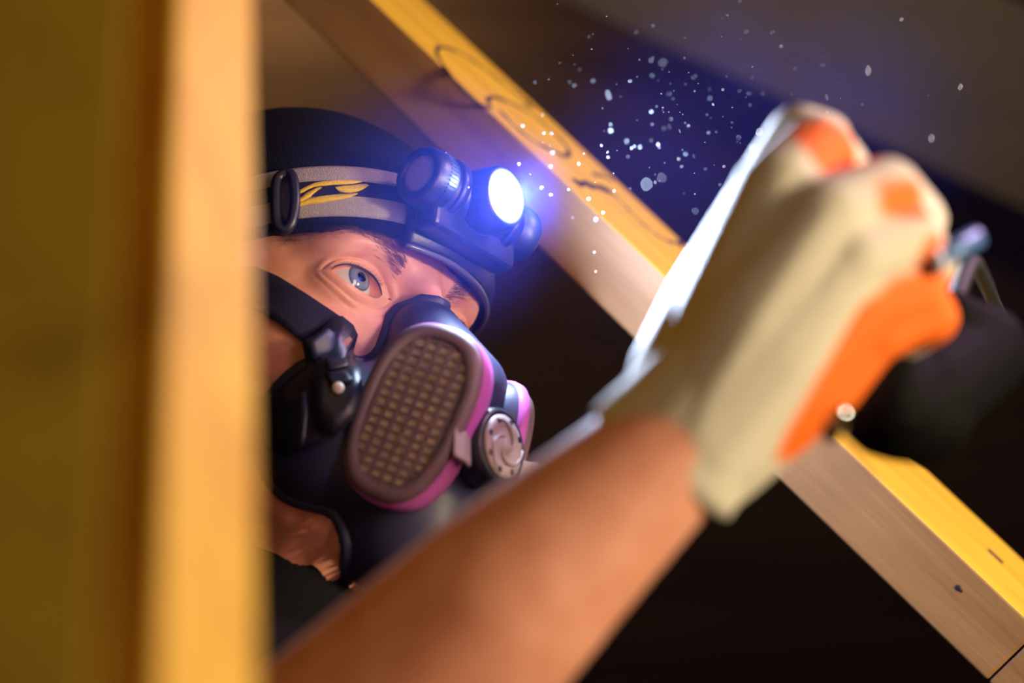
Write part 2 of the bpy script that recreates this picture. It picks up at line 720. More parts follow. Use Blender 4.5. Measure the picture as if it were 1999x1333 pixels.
def grad(f, p, e=.5):
    p = np.asarray(p, float)
    g = np.array([f((p + np.eye(3)[i] * e)[None])[0] - f((p - np.eye(3)[i] * e)[None])[0] for i in range(3)])
    return g / np.linalg.norm(g)


# ---- head with open lids: a grid of rays that spreads from the eye opening to the mid-line, then mirrored
EYE_C = np.array([32.8, 65.6, 0.0])
EYE_R = 12.9
HC = np.array([0.0, 8.0, -8.0])


def build_head():
    NT, NR = 180, 120
    th = np.arange(NT) / NT * 2 * math.pi
    cu, su = np.cos(th), np.sin(th)
    hw = 15.8
    u = np.where(cu < 0, 14.2, 16.2) * np.sign(cu) * np.abs(cu) ** .85
    up = su >= 0
    x = u / np.where(cu < 0, 14.2, 16.2)
    v = np.where(up, 6.0, -4.8) * np.abs(su) ** 1.3 + x * 1.7 - .6 * np.where(up, 0, 1) * np.minimum(0, x)
    alm = np.stack([EYE_C[0] + u, np.full(NT, 79.0) - .018 * u * u, EYE_C[2] + v], 1)
    a = alm - HC
    a /= np.linalg.norm(a, axis=1)[:, None]
    e = unit(np.array([32.0, 79.0, 1.0]) - HC)
    t = a - (a @ e)[:, None] * e
    t /= np.linalg.norm(t, axis=1)[:, None]
    s_end = np.arctan2(e[0], -t[:, 0])
    s_beg = np.arccos(np.clip(a @ e, -1, 1))
    rows = []
    for k in range(NR + 1):
        w = (k / NR) ** 2.4 * .97 + .03 * k / NR
        s = s_beg + (s_end - s_beg) * w
        rows.append(e * np.cos(s)[:, None] + t * np.sin(s)[:, None])
    dirs = np.concatenate(rows)
    pts = radial(sdf_head, HC, dirs)
    pts[-NT:, 0] = 0.0
    # crease of the upper lid, soft folds under the lower one
    g = pts.reshape(NR + 1, NT, 3)
    dist = np.linalg.norm(g - g[:1], axis=2)
    upw = np.clip(su * 2.5, 0, 1)[None]
    loww = np.clip(-su * 2.0, 0, 1)[None]
    disp = upw * (-.7 * np.exp(-((dist - 4.6) / .8) ** 2) + .55 * np.exp(-((dist - 2.4) / 1.4) ** 2) + .5 * np.exp(-((dist - 7.0) / 1.8) ** 2))
    disp += loww * .6 * (.35 * np.exp(-((dist - 2.2) / 1.2) ** 2) - .4 * np.exp(-((dist - 5.2) / .8) ** 2) - .45 * np.exp(-((dist - 9.0) / 1.0) ** 2) + .3 * np.exp(-((dist - 7.0) / 1.2) ** 2))
    g += disp[..., None] * dirs.reshape(NR + 1, NT, 3)
    pts = g.reshape(-1, 3)
    # rim of the lids turned in to the eyeball
    rim = pts[:NT]
    pre = []
    for dep, sc in ((3.4, .97), (1.4, .975), (.35, .985)):
        q = rim.copy()
        q[:, 1] -= dep
        q[:, [0, 2]] = np.array([EYE_C[0], .6]) + (q[:, [0, 2]] - np.array([EYE_C[0], .6])) * sc
        pre.append(q)
    dq = pre[0] - EYE_C
    pre[0] = EYE_C + dq / np.linalg.norm(dq, axis=1)[:, None] * EYE_R * .985
    pts = np.concatenate(pre + [pts])
    n = NR + 1 + len(pre)
    faces = []
    for i in range(n - 1):
        for k in range(NT):
            k2 = (k + 1) % NT
            faces.append((i * NT + k, i * NT + k2, (i + 1) * NT + k2, (i + 1) * NT + k))
    mir = pts * np.array([-1, 1, 1])
    off = len(pts)
    allp = np.concatenate([pts, mir])
    allf = faces + [tuple(i + off for i in f[::-1]) for f in faces]
    return allp, allf


hp, hf = build_head()

# ---- body: torso, arms and legs below the head, one skin
def cc(x, y, z):
    return W((x, y, z))


neck0 = H((0, -30, -95))
neck1 = H((0, -52, -195))
chest = neck1 + np.array([-.01, .04, -.16])
sh_r = P(420, 1480, .74)
sh_l = chest + (chest - sh_r) * np.array([1, 1, 0]) + np.array([0, 0, sh_r[2] - chest[2]])
pelvis = np.array([chest[0] - .03, chest[1] + .02, .92])
elbow = P(430, 1740, .570)
fore_m = P(960, 1195, .545)
wrist = P(1322, 862, .555)
lelb = sh_l + np.array([-.02, .05, -.30])
lwri = lelb + np.array([.10, -.06, -.24])


def leg(dx, dy):
    hip = pelvis + np.array([dx, dy, -.04])
    knee = np.array([hip[0] + dx * .2, hip[1] + dy * .2, .50])
    ank = np.array([knee[0], knee[1], .09])
    toe = np.array([ank[0] + .15, ank[1] - .07, .05])
    return [(hip, .085), (knee, .058), (ank, .042)], [(ank + np.array([0, 0, -.035]), .045), (toe, .042)]


legs = [leg(.06, -.07), leg(-.06, .07)]
body_ch = [
    [(neck1 + np.array([0, 0, .03]), .058), (chest, .11), (pelvis + np.array([0, 0, .08]), .125), (pelvis, .13)],
    [(chest + np.array([0, 0, .08]), .07), (sh_r, .06)], [(chest + np.array([0, 0, .08]), .07), (sh_l, .06)],
    [(sh_r, .055), (elbow, .042), (P(600, 1560, .552), .045), (fore_m, .0345), (P(1200, 975, .552), .027), (wrist, .0235), (P(1400, 770, .555), .022)],
    [(sh_l, .055), (lelb, .042), (lwri, .027), (lwri + np.array([.04, -.03, -.07]), .03)],
    legs[0][0], legs[1][0],
]
lh = lwri + np.array([.04, -.03, -.08])
for k in range(4):                              # left hand hanging, fingers slightly curled
    b0 = lh + np.array([-.012 + .010 * k, .012 - .018 * k * .8, -.02])
    body_ch.append([(b0, .010), (b0 + np.array([.012, -.01, -.045 + .004 * abs(k - 1)]), .009), (b0 + np.array([.002, -.022, -.075 + .006 * abs(k - 1)]), .0075)])
body_ch.append([(lh + np.array([.01, -.02, .01]), .012), (lh + np.array([.05, -.04, -.02]), .0105), (lh + np.array([.055, -.05, -.05]), .009)])
bme = blob_mesh(body_ch, .0055, 5)
bm = bmesh.new()
bm.from_mesh(bme)
hme = bpy.data.meshes.new('headpart')
hw_ = H(hp)
keep = hp[:, 2] > -900
hme.from_pydata([tuple(v) for v in hw_], [], [f for f in hf if all(keep[i] for i in f)])
bm.from_mesh(hme)
bmesh.ops.remove_doubles(bm, verts=bm.verts, dist=1e-6)
bmesh.ops.delete(bm, geom=[v for v in bm.verts if not v.link_faces], context='VERTS')
bmesh.ops.recalc_face_normals(bm, faces=bm.faces)
bm.to_mesh(bme)
bm.free()
bpy.data.meshes.remove(hme)
bme.name = 'person'
person = link('person', bme, SKIN, None, loc=np.array([pelvis[0], pelvis[1], 0.0]))
tag(person, 'worker in black beanie and respirator looking up, one bare forearm raised in front', 'person')


# eyeballs
def eye_mat():
    m, nt, b = nodes_of('eye')
    at = nt.nodes.new('ShaderNodeAttribute')
    at.attribute_name = 'ring'
    rp = nt.nodes.new('ShaderNodeValToRGB')
    cr = rp.color_ramp
    cr.elements[0].position, cr.elements[0].color = 0.0, (.004, .004, .006, 1)
    cr.elements[1].position, cr.elements[1].color = 1.0, (.74, .60, .60, 1)
    for pos, c in ((.17, (.004, .004, .006)), (.19, (.16, .19, .22)), (.30, (.20, .25, .32)), (.42, (.13, .18, .25)), (.47, (.03, .04, .07)),
                   (.53, (.72, .66, .67))):
        el = cr.elements.new(pos)
        el.color = (*c, 1)
    nt.links.new(at.outputs['Fac'], rp.inputs['Fac'])
    nt.links.new(rp.outputs['Color'], b.inputs['Base Color'])
    b.inputs['Roughness'].default_value = .06
    b.inputs['Coat Weight'].default_value = 1
    b.inputs['Coat Roughness'].default_value = .02
    return m


EYE_M = eye_mat()
for sx in (1, -1):
    c = EYE_C * np.array([sx, 1, 1])
    tgt = Hinv(P(1500, 90, .64))
    g = unit(tgt - c)
    a, u, w = frame(g)
    vs, ring = [], []
    NA, NB = 48, 40
    for i in range(NB + 1):
        an = math.pi * (i / NB) ** 1.3
        for k in range(NA):
            ph = 2 * math.pi * k / NA
            r = EYE_R + .9 * max(0, math.cos(an * 1.9)) ** 2 * (an < .82)
            vs.append(c + r * (a * math.cos(an) + math.sin(an) * (u * math.cos(ph) + w * math.sin(ph))))
            ring.append(an)
    fs = [(i * NA + k, i * NA + (k + 1) % NA, (i + 1) * NA + (k + 1) % NA, (i + 1) * NA + k) for i in range(NB) for k in range(NA)]
    eo = mesh('eye', H(np.array(vs)), fs, EYE_M, person)
    at = eo.data.attributes.new('ring', 'FLOAT', 'POINT')
    at.data.foreach_set('value', np.array(ring, np.float32))
    if sx > 0:
        eo['label'] = 'grey-blue eye looking up at the raised hand'

# hair: brows and lashes as fine tapered strands
def strands(lst, name, mat, parent):
    mb = MB()
    for p0, p1, p2, r in lst:
        mb.add(*tube([H(p0), H(p1), H(p2)], [r * .001, r * .0008, r * .0002], 4))
    o = mb.build(name, mat, parent)
    o['kind'] = 'stuff'
    return o


for sx in (1, -1):
    br = []
    ts = np.array([random.random() for _ in range(800)])
    bx = 14 + 40 * ts
    bz = 11.0 + 6.5 * np.sin(np.minimum(1, ts * 1.25) * math.pi * .62) - 5 * np.maximum(0, ts - .6) + rng.normal(0, 1.9, 800)
    bd = np.stack([bx, 84 - .012 * bx * bx, bz], 1) - HC
    bp_s = radial(sdf_head, HC, bd / np.linalg.norm(bd, axis=1)[:, None])
    for t, p in zip(ts, bp_s):
        n = grad(sdf_head, p)
        d = unit(np.array([.8, -.1, .55 - .8 * t]) + np.array([random.gauss(0, .15), 0, random.gauss(0, .15)]))
        d = unit(d - n * (d @ n) + n * .22)
        L = random.uniform(4, 7.5)
        br.append([np.array(q) * np.array([sx, 1, 1]) for q in (p - n * .2, p + d * L * .5, p + d * L - n * L * .05)] + [.07])
    strands(br, 'eyebrow', HAIR, person)
    ls = []
    for k in range(70):
        i = int(4 + k / 70 * 66)
        th = i / 180 * 2 * math.pi
        q = hp[180 * 3 + i]
        n = grad(sdf_head, q)
        d = unit(np.array([.35 * math.cos(th), .9, -.05]) + np.array([random.gauss(0, .08), 0, random.gauss(0, .08)]))
        L = random.uniform(2.2, 3.4)
        ls.append([np.array(z) * np.array([sx, 1, 1]) for z in (q, q + d * L * .5, q + d * L + np.array([0, 0, L * .25]))] + [.09])
    strands(ls, 'eyelash', LASH, person)
    edge = [hp[180 * 3 + i] * np.array([sx, 1, 1]) for i in range(3, 88)]
    lash_line = MB().add(*tube([H(q) for q in edge], [.0001 + .00042 * math.sin(math.pi * (i + 2) / 89) for i in range(85)], 6)).build('lash_line', LASH, person)

# ---- beanie: shell over the cranium down to a tilted brim
def shell(f, c, zb, off_in, na=140, nr=60, up=(0, -.25, 1.0)):
    c = np.asarray(c, float)
    a, u, w = frame(np.asarray(up, float), (0, 1, 0))
    pol = np.linspace(.001, math.radians(150), 240)
    ph = 2 * math.pi * np.arange(na) / na
    side_ = u * np.cos(ph)[:, None] + w * np.sin(ph)[:, None]

    def fan(pp):                                       # pp: na, m polar angles
        d = np.cos(pp)[..., None] * a + np.sin(pp)[..., None] * side_[:, None]
        return radial(f, c, d.reshape(-1, 3)).reshape(na, -1, 3)
    p = fan(np.repeat(pol[None], na, 0))
    e = pol[np.argmax(p[..., 2] < zb(p), axis=1)]
    rows = fan(np.linspace(.001, 1, nr)[None] * e[:, None])
    g = np.array(rows)                                 # na, nr, 3
    # brim: rolled edge turned in
    last = g[:, -1]
    nrm = last - np.array([0, -12, 0]) * 1.0
    nrm[:, 2] = 0
    nrm /= np.linalg.norm(nrm, axis=1)[:, None]
    e1 = last - np.array([0, 0, 1.6]) - nrm * 1.0
    e2 = last - np.array([0, 0, 1.2]) - nrm * off_in
    e3 = last + np.array([0, 0, 6]) - nrm * off_in
    g = np.concatenate([g, e1[:, None], e2[:, None], e3[:, None]], 1)
    nr2 = g.shape[1]
    fs = [(k * nr2 + i, ((k + 1) % na) * nr2 + i, ((k + 1) % na) * nr2 + i + 1, k * nr2 + i + 1) for k in range(na) for i in range(nr2 - 1)]
    return g.reshape(-1, 3), fs


def brim_z(p):
    return 7.5 + .19 * p[..., 1] + .8 * np.sin(p[..., 0] * .11) + .22 * np.minimum(0, p[..., 0] + 8)


bv, bf = shell(sdf_beanie, (0, -8, 15), brim_z, 5.0)
mesh('beanie', H(bv), bf, BLACK_KNIT, person)
# folded lower welt of the beanie
welt = []
for k in range(120):
    ph = 2 * math.pi * k / 120
    x, y = 92 * math.sin(ph), 100 * math.cos(ph) - 8
    for _ in range(2):
        z = 13.5 + .19 * y + .22 * min(0, x + 8)
        p = radial(sdf_beanie, (0, -8, z), unit(np.array([math.sin(ph), math.cos(ph), 0.0]))[None])[0]
        y = p[1]
    welt.append(p)


def band(pts, f, width, t_out, t_in, tilt=None, closed=True):
    """strip standing on a surface: pts in head mm along its middle line"""
    vs, fs = [], []
    n = len(pts)
    for p in pts:
        g = grad(f, p)
        upv = np.array([0, 0, 1.0]) if tilt is None else tilt
        b = unit(upv - g * (upv @ g))
        for s, o in ((-.5, t_in), (-.5, t_out * .75), (-.42, t_out), (0, t_out * 1.05), (.42, t_out), (.5, t_out * .75), (.5, t_in)):
            q = p + b * s * width
            q = q - g * f(q[None])[0]
            vs.append(q + grad(f, q) * o)
    m = 7
    for i in range(n if closed else n - 1):
        j = (i + 1) % n
        for k in range(m):
            k2 = (k + 1) % m
            fs.append((i * m + k, i * m + k2, j * m + k2, j * m + k))
    if not closed:
        fs.append(tuple(range(m)))
        fs.append(tuple((n - 1) * m + k for k in range(m)))
    return np.array(vs), fs


wv, wf = band(welt, sdf_beanie, 11, 1.6, -1)
mesh('beanie_welt', H(wv), wf, BLACK_KNIT, person)

# ------------------------------------------------------------------ clothing
sleeve_end = sh_r * .55 + elbow * .45
collar = neck1 + np.array([.010, -.004, .050])
sme = blob_mesh([
    [(H((0, 26, -146)), .046), (H((0, -14, -165)), .064), (collar, .079)],
    [(collar, .079), (chest, .135), (pelvis + np.array([0, 0, .10]), .15), (pelvis + np.array([0, 0, 0.03]), .155)],
    [(chest + np.array([0, 0, .08]), .095), (sh_r, .08), (sleeve_end, .062)],
    [(chest + np.array([0, 0, .08]), .095), (sh_l, .08), (sh_l * .4 + lelb * .6, .062)]], .008, 6)
sme.name = 'shirt'
link('shirt', sme, SHIRT, person)
tme = blob_mesh([[(pelvis + np.array([0, 0, .04]), .145), (pelvis, .145)], *[[(p, r + .022) for p, r in l[0]] for l in legs]], .009, 5)
tme.name = 'trousers'
link('trousers', tme, plain('dark_denim', (.012, .013, .02), .9, bump=.4, scale=900), person)
for l in legs:
    m = blob_mesh([[(l[0][2][0] + np.array([0, 0, .03]), .06), (l[1][0][0], .05), (l[1][1][0], .045)]], .006, 4)
    m.name = 'boot'
    link('boot', m, BLACK_PLASTIC, person)

# ------------------------------------------------------------------ respirator
resp = empty('respirator', H((0, 100, -75)))
tag(resp, 'navy half-mask respirator with pink-edged filters covering nose and mouth', 'respirator')
NA, NB = 120, 90
mc = np.array([0, 66, -72.0])
dirs = []
for i in range(NB + 1):
    an = math.pi * i / NB
    for k in range(NA):
        ph = 2 * math.pi * k / NA
        dirs.append((math.sin(an) * math.cos(ph), math.cos(an), math.sin(an) * math.sin(ph)))
mp_ = radial(sdf_mask, mc, np.array(dirs), 220)
fs = [(i * NA + k, i * NA + (k + 1) % NA, (i + 1) * NA + (k + 1) % NA, (i + 1) * NA + k) for i in range(NB) for k in range(NA)]
mesh('facepiece', H(mp_), fs, NAVY_RUBBER, resp)
# soft lip where the rubber meets the face
lph = 2 * math.pi * np.arange(90) / 90
lan = np.linspace(.3, 2.6, 110)
ld = np.stack([np.sin(lan)[None] * np.cos(lph)[:, None], np.repeat(np.cos(lan)[None], 90, 0), np.sin(lan)[None] * np.sin(lph)[:, None]], -1)
lp = radial(sdf_mask, mc, ld.reshape(-1, 3), 220)
inside = (sdf_head(lp) < .2).reshape(90, 110)
lp = lp.reshape(90, 110, 3)
lip = [lp[k, np.argmax(inside[k])] for k in range(90) if inside[k].any()]
lv, lf = tube([H(p) for p in lip + lip[:1]], .0032, 8)
mesh('face_seal', lv, lf, NAVY_RUBBER, resp)


def superell(a, b, n, k, e=2.5, skew=0.0):
    out = []
    for i in range(k):
        t = 2 * math.pi * i / k
        c, s = math.cos(t), math.sin(t)
        x = a * math.copysign(abs(c) ** (2 / e), c)
        y = b * math.copysign(abs(s) ** (2 / e), s)
        out.append((x * (1 + skew * y / b) + 0, y))
    return out


def loft(rings):
    k = len(rings[0])
    vs = [p for r in rings for p in r]
    fs = []
    for i in range(len(rings) - 1):
        for j in range(k):
            j2 = (j + 1) % k
            fs.append((i * k + j, i * k + j2, (i + 1) * k + j2, (i + 1) * k + j))
    return vs, fs


def cartridge(sx):
    n_c = unit((-.25, .31, .92))
    l_c = np.array([.33, .94, 0.0])
    nL = HB.T @ (CB @ n_c)
    lL = HB.T @ (CB @ l_c)
    lL = unit(lL - nL * (lL @ nL))
    sL = np.cross(lL, nL)
    c = np.array([30.0, 117, -69.0]) if sx > 0 else np.array([24.0, 112, -76.0])
    mirror = np.array([sx, 1, 1])

    def pt(s, l, n):
        return H((c + sL * s + lL * l + nL * n) * mirror)
    K = 64
    root_parts = []

    def ring(a, b, n, e=2.6):
        return [pt(x, y, n) for x, y in superell(a, b, 0, K, e, .05)]
    body = MB()
    v, f = loft([ring(17, 30, -16), ring(22.5, 37, -9), ring(25, 40, -6), ring(25.6, 40.5, 0)])
    f.append(tuple(range(K)))
    body.add(v, f)
    cart = body.build('filter_cartridge', NAVY_RUBBER, resp)
    cart['label'] = 'filter cartridge on his %s cheek with %s' % (('right', 'beige filter grid') if sx > 0 else ('left', 'only its pink edge showing'))
    v, f = loft([ring(24.5, 39.5, -10.0 if sx > 0 else -1.5), ring(26.2, 41.2, -9.4 if sx > 0 else -1.0), ring(26.6, 41.6, -3 if sx > 0 else 1), ring(26.2, 41.2, 3.8), ring(24.5, 39.5, 4.6), ring(23, 38, -4)])
    f += [(5 * K + j, 5 * K + (j + 1) % K, (j + 1) % K, j) for j in range(K)]
    mb = MB().add(v, f)
    mb.build('edge_band', PINK, cart)
    v, f = loft([ring(24.8, 39.8, 3.5), ring(25.4, 40.5, 5.2 if sx > 0 else 4.2), ring(24.6, 39.6, 7.6 if sx > 0 else 5.5), ring(22.4, 37.2, 8.9), ring(19.6, 34.4, 8.9), ring(18.9, 33.6, 7.4), ring(18.8, 33.4, 4.0)])
    MB().add(v, f).build('cover_rim', COVER, cart)
    # pleated filter paper behind the grille
    v, f = [], []
    rows = 60
    for i in range(rows + 1):
        y = -34 + 68 * i / rows
        hx = 1.0 + 19.4 * max(0, 1 - abs(y / 35.0) ** 2.6) ** (1 / 2.6)
        for xx in (-hx, hx):
            v.append(pt(xx, y, 6.0 + (.3 if i % 2 else -.4)))
    f = [(2 * i, 2 * i + 1, 2 * i + 3, 2 * i + 2) for i in range(rows)]
    MB().add(v, f).build('filter_paper', MEDIA, cart, smooth=False)
    if sx > 0:
        def half_w(y, a=19.2, b=34.0, e=2.6):
            return a * max(0, 1 - abs(y / b) ** e) ** (1 / e)
        for i in range(16):
            y = -32 + 64 * i / 15
            h = half_w(y)
            if h < 5:
                continue
            vs, fs_ = box_axes((0, 0, 0), np.array([h + .6, 0, 0]), np.array([0, .7, 0]), np.array([0, 0, .5]))
            mesh('grille_bar', [pt(q[0] + .0, q[1] + y, q[2] + 6.8) for q in vs], fs_, COVER, cart, smooth=False)
        for i in range(7):
            x = -17.4 + 34.8 * i / 6
            h = 34.0 * max(0, 1 - abs(x / 19.2) ** 2.6) ** (1 / 2.6)
            vs, fs_ = box_axes((0, 0, 0), np.array([.8, 0, 0]), np.array([0, h + .6, 0]), np.array([0, 0, .5]))
            mesh('grille_bar', [pt(q[0] + x, q[1], q[2] + 7.2) for q in vs], fs_, COVER, cart, smooth=False)
    return cart, pt


cart_r, pt_r = cartridge(1)
cart_l, pt_l = cartridge(-1)

# exhalation valve
vc = np.array([0, 138, -77.0])
vax = np.array([-.05, 1.0, .02])
valve = MB().add(*[[H(q) for q in lathe(vc, vax, [(-14, 15), (-8, 17), (0, 17.5), (3, 17), (4.5, 15.4), (3.6, 14.2)], 48)[0]],
                   lathe(vc, vax, [(-14, 15), (-8, 17), (0, 17.5), (3, 17), (4.5, 15.4), (3.6, 14.2)], 48)[1]]).build('exhalation_valve', BLACK_PLASTIC, resp)


def hl(c, ax, prof, n=40, hint=(0.3, .2, .9)):
    v, f = lathe(c, ax, prof, n, hint)
    return [H(q) for q in v], f


MB().add(*hl(vc + np.array([0, 3.0, 0]), vax, [(0, 13.9), (1.6, 13.9), (2.4, 13.0), (2.7, 9.5), (2.2, 8.8), (2.2, 4), (3.4, 3.4), (3.6, .01)])).build('valve_cover', VALVE, valve)
# raised swirl vanes on the cover
a, u, w = frame(vax)
for k in range(3):
    pts = []
    for t in np.linspace(0, 1, 9):
        r = 3.5 + 9.3 * t
        an = k * 2 * math.pi / 3 + t * 2.4
        pts.append(H(vc + a * 5.6 + (u * math.cos(an) + w * math.sin(an)) * r))
    MB().add(*tube(pts, [.0005 + .0007 * math.sin(math.pi * i / 8) for i in range(9)], 8)).build('vane', VALVE, valve)
for k in range(8):
    an = k * math.pi / 4 + .2
    q = vc + a * 4.6 + (u * math.cos(an) + w * math.sin(an)) * 11.6
    MB().add(*hl(q, vax, [(0, 1.5), (1.0, 1.5), (1.1, .9)], 10)).build('vent_slot', BLACK_PLASTIC, valve)
# grey bracket bridging both filters across the valve
br_pts = [pt_r(23.5, -5, 8.6), pt_r(27.6, -5.5, 4), pt_r(28.2, -6, -4), H((19, 131, -74)), H((13, 139.5, -75))]
v, f = [], []
for i, p in enumerate(br_pts):
    up_ = Hd((0, -.1, 1)) * (.0075 - .0004 * i)
    out = Hd((.5, .85, 0)) * .0016
    v += [p + up_ + out, p - up_ + out, p - up_ - out, p + up_ - out]
for i in range(len(br_pts) - 1):
    f += [(i * 4 + k, i * 4 + (k + 1) % 4, i * 4 + 4 + (k + 1) % 4, i * 4 + 4 + k) for k in range(4)]
f += [(0, 1, 2, 3), tuple(len(br_pts) * 4 - 4 + k for k in range(4))]
o = MB().add(v, f).build('bracket', VALVE, resp)
bevel(o, .0008)
mv = [H(Hinv(q) * np.array([-1, 1, 1])) for q in v]
o = MB().add(mv, f).build('bracket', VALVE, resp)
bevel(o, .0008)


def sdf_hm(p):
    return np.minimum(sdf_head(p), sdf_mask(p))


def prism(name, poly, f, lift, thick, mat, parent, rounded=.0012, n_sub=4):
    """plate cut to an outline that lies on a head-space surface"""
    pp = []
    for i, a_ in enumerate(poly):
        b_ = poly[(i + 1) % len(poly)]
        for k in range(n_sub):
            t = k / n_sub
            pp.append((a_[0] * (1 - t) + b_[0] * t, a_[1] * (1 - t) + b_[1] * t))
    o = Hinv(C0)
    top = surfs(f, pp, lift)
    cx, cy = np.mean([q[0] for q in poly]), np.mean([q[1] for q in poly])
    ctr = surf(f, cx, cy, lift)
    n = len(pp)
    inner = surfs(f, [(cx + (x - cx) * .55, cy + (y - cy) * .55) for x, y in pp], lift)
    vs = top + inner + [ctr] + [p + unit(p - o) * thick for p in top]
    fs = [(i, (i + 1) % n, n + (i + 1) % n, n + i) for i in range(n)]
    fs += [(n + i, n + (i + 1) % n, 2 * n) for i in range(n)]
    fs += [(i, (i + 1) % n, 2 * n + 1 + (i + 1) % n, 2 * n + 1 + i) for i in range(n)]
    fs.append(tuple(2 * n + 1 + i for i in range(n)))
    return mesh(name, [H(v) for v in vs], fs, mat, parent)


# harness straps and buckles on the cheek
prism('upper_strap', [(440, 520), (500, 520), (545, 540), (600, 574), (648, 606), (680, 628), (668, 662), (630, 660), (590, 668), (545, 632), (490, 600), (440, 600)],
      sdf_hm, 3.0, 4.0, DARK_STRAP, resp)
clip = prism('strap_buckle', [(590, 668), (622, 648), (648, 622), (668, 616), (690, 634), (699, 654), (690, 686), (704, 724), (708, 770), (690, 820), (655, 852), (622, 840), (612, 790), (600, 720)],
             sdf_hm, 8.5, 9.0, BLACK_PLASTIC, resp)
prism('buckle_bar', [(604, 668), (640, 640), (654, 650), (650, 690), (612, 700)], sdf_hm, 12.0, 6.0, NAVY_RUBBER, clip)
prism('slot', [(660, 672), (682, 656), (688, 662), (668, 690)], sdf_hm, 9.0, 1.2, plain('skin_in_slot', (.55, .25, .18), .6), clip)
prism('buckle_ridge', [(632, 700), (672, 694), (682, 712), (640, 722)], sdf_hm, 10.5, 3.0, BLACK_PLASTIC, clip)
prism('buckle_ridge', [(634, 728), (676, 722), (690, 742), (644, 748)], sdf_hm, 10.5, 3.0, BLACK_PLASTIC, clip)
rv = surf(sdf_hm, 660, 757, 8.6)
MB().add(*hl(rv, Hinv(C0) - rv, [(-1, 2.6), (1.0, 2.6), (1.8, 1.6), (2.0, .01)], 20)).build('rivet', plain('pale_rivet', (.72, .68, .62), .3), clip)
prism('lower_strap', [(440, 770), (540, 772), (600, 768), (650, 776), (676, 800), (668, 830), (622, 868), (560, 882), (500, 880), (440, 876)],
      sdf_hm, 7.0, 6.0, DARK_STRAP, resp)
prism('strap_slider', [(556, 768), (596, 764), (600, 800), (594, 872), (562, 882), (552, 830)], sdf_hm, 9.5, 5.0, BLACK_PLASTIC, resp)

# ------------------------------------------------------------------ headlamp
LZ = 46.0
lampo = empty('headlamp', H((0, 119, LZ)))
tag(lampo, 'lit black headlamp on a grey strap worn over the black beanie', 'headlamp')
spts = []
for k in range(150):
    ph = 2 * math.pi * k / 150
    y = 100 * math.cos(ph) - 8
    for _ in range(3):
        z = 21.5 + .235 * y
        p = radial(sdf_beanie, (0, -8, z), unit(np.array([math.sin(ph), math.cos(ph), 0.0]))[None])[0]
        y = p[1]
    spts.append(p)
sv, sf = band(spts, sdf_beanie, 27, 2.6, -.5)
strap = mesh('head_strap', H(sv), sf, GREY_WEB, lampo)
def on_strap(p):
    return sdf_beanie(p) - 2.8
sv, sf = band(spts, on_strap, 8.0, .55, -.6)
st = mesh('stripe', H(sv), sf, DARK_STRAP, strap)
st['label'] = 'black stripe along the middle of the grey strap'
# woven yellow emblem
for upper, lower in (
        ([(574, 379), (592, 367), (615, 357), (650, 352), (690, 352), (708, 354)], [(577, 383), (594, 374), (614, 365), (650, 361), (686, 359), (708, 355)]),
        ([(575, 394), (590, 383), (604, 373), (620, 366), (628, 365)], [(577, 398), (592, 392), (606, 384), (614, 376), (628, 366)]),
        ([(655, 365), (668, 363), (690, 361), (712, 359), (720, 361)], [(656, 368), (664, 374), (686, 376), (706, 371), (720, 362)]),
        ([(577, 399), (598, 390), (620, 384), (650, 380), (680, 378), (698, 377)], [(580, 404), (600, 399), (624, 396), (650, 392), (676, 387), (698, 379)])):
    m_ = 24
    up_s, lo_s = spline([np.array(q, float) for q in upper], m_), spline([np.array(q, float) for q in lower], m_)
    pix = [up_s[k] * (1 - t) + lo_s[k] * t + rng.normal(0, .25, 2) * (t in (0, 1)) for k in range(m_) for t in (0, .5, 1)]
    sp_ = surfs(on_strap, pix, 1.5)
    dn_ = surfs(on_strap, pix, -.8)
    vs = [H(q) for q in sp_ + dn_]
    n_ = 3 * m_
    fs = []
    for k in range(m_ - 1):
        for t in range(2):
            a_ = k * 3 + t
            fs += [(a_, a_ + 1, a_ + 4, a_ + 3)]
        fs += [(k * 3, k * 3 + 3, n_ + k * 3 + 3, n_ + k * 3), (k * 3 + 2, k * 3 + 5, n_ + k * 3 + 5, n_ + k * 3 + 2)]
    mesh('yellow_emblem', vs, fs, YELLOW_PRINT, strap)

# slider buckle on the strap
bp_ = [surf(on_strap, x, y, 2.0) for x, y in ((562, 336), (572, 350), (576, 392), (570, 432), (556, 448), (541, 436), (538, 392), (542, 350))]
bp_ = spline(bp_ + bp_[:1], 60)
MB().add(*tube([H(p) for p in bp_], .0026, 8)).build('slider_buckle', BLACK_PLASTIC, lampo)
prism('slider_bar', [(546, 346), (562, 340), (570, 360), (573, 392), (568, 430), (556, 444), (545, 430), (542, 392)], on_strap, 2.6, 3.0, BLACK_PLASTIC, lampo)

# bracket plate hugging the forehead
pl = []
for k in range(41):
    ph = math.radians(-50 + 64 * k / 40)
    y = 90
    for _ in range(3):
        z = LZ - 14 - abs(ph) * 3
        p = radial(sdf_beanie, (0, -8, z), unit(np.array([math.sin(ph), math.cos(ph), 0.0]))[None])[0]
    pl.append(p)
pv, pf = band(pl, sdf_beanie, 25, 7.5, 1.0, closed=False)
plate = mesh('bracket_plate', H(pv), pf, BLACK_PLASTIC, lampo)
rim = []
for p in pl:
    q = p + np.array([0, 0, -12.8])
    q = q - grad(sdf_beanie, q) * sdf_beanie(q[None])[0]
    rim.append(H(q + grad(sdf_beanie, q) * 6.2))
MB().add(*tube(rim, .0012, 8)).build('plate_rim', plain('rim_highlight', (.10, .10, .13), .25), plate)  # paler tube: highlight along the plate edge put into its colour

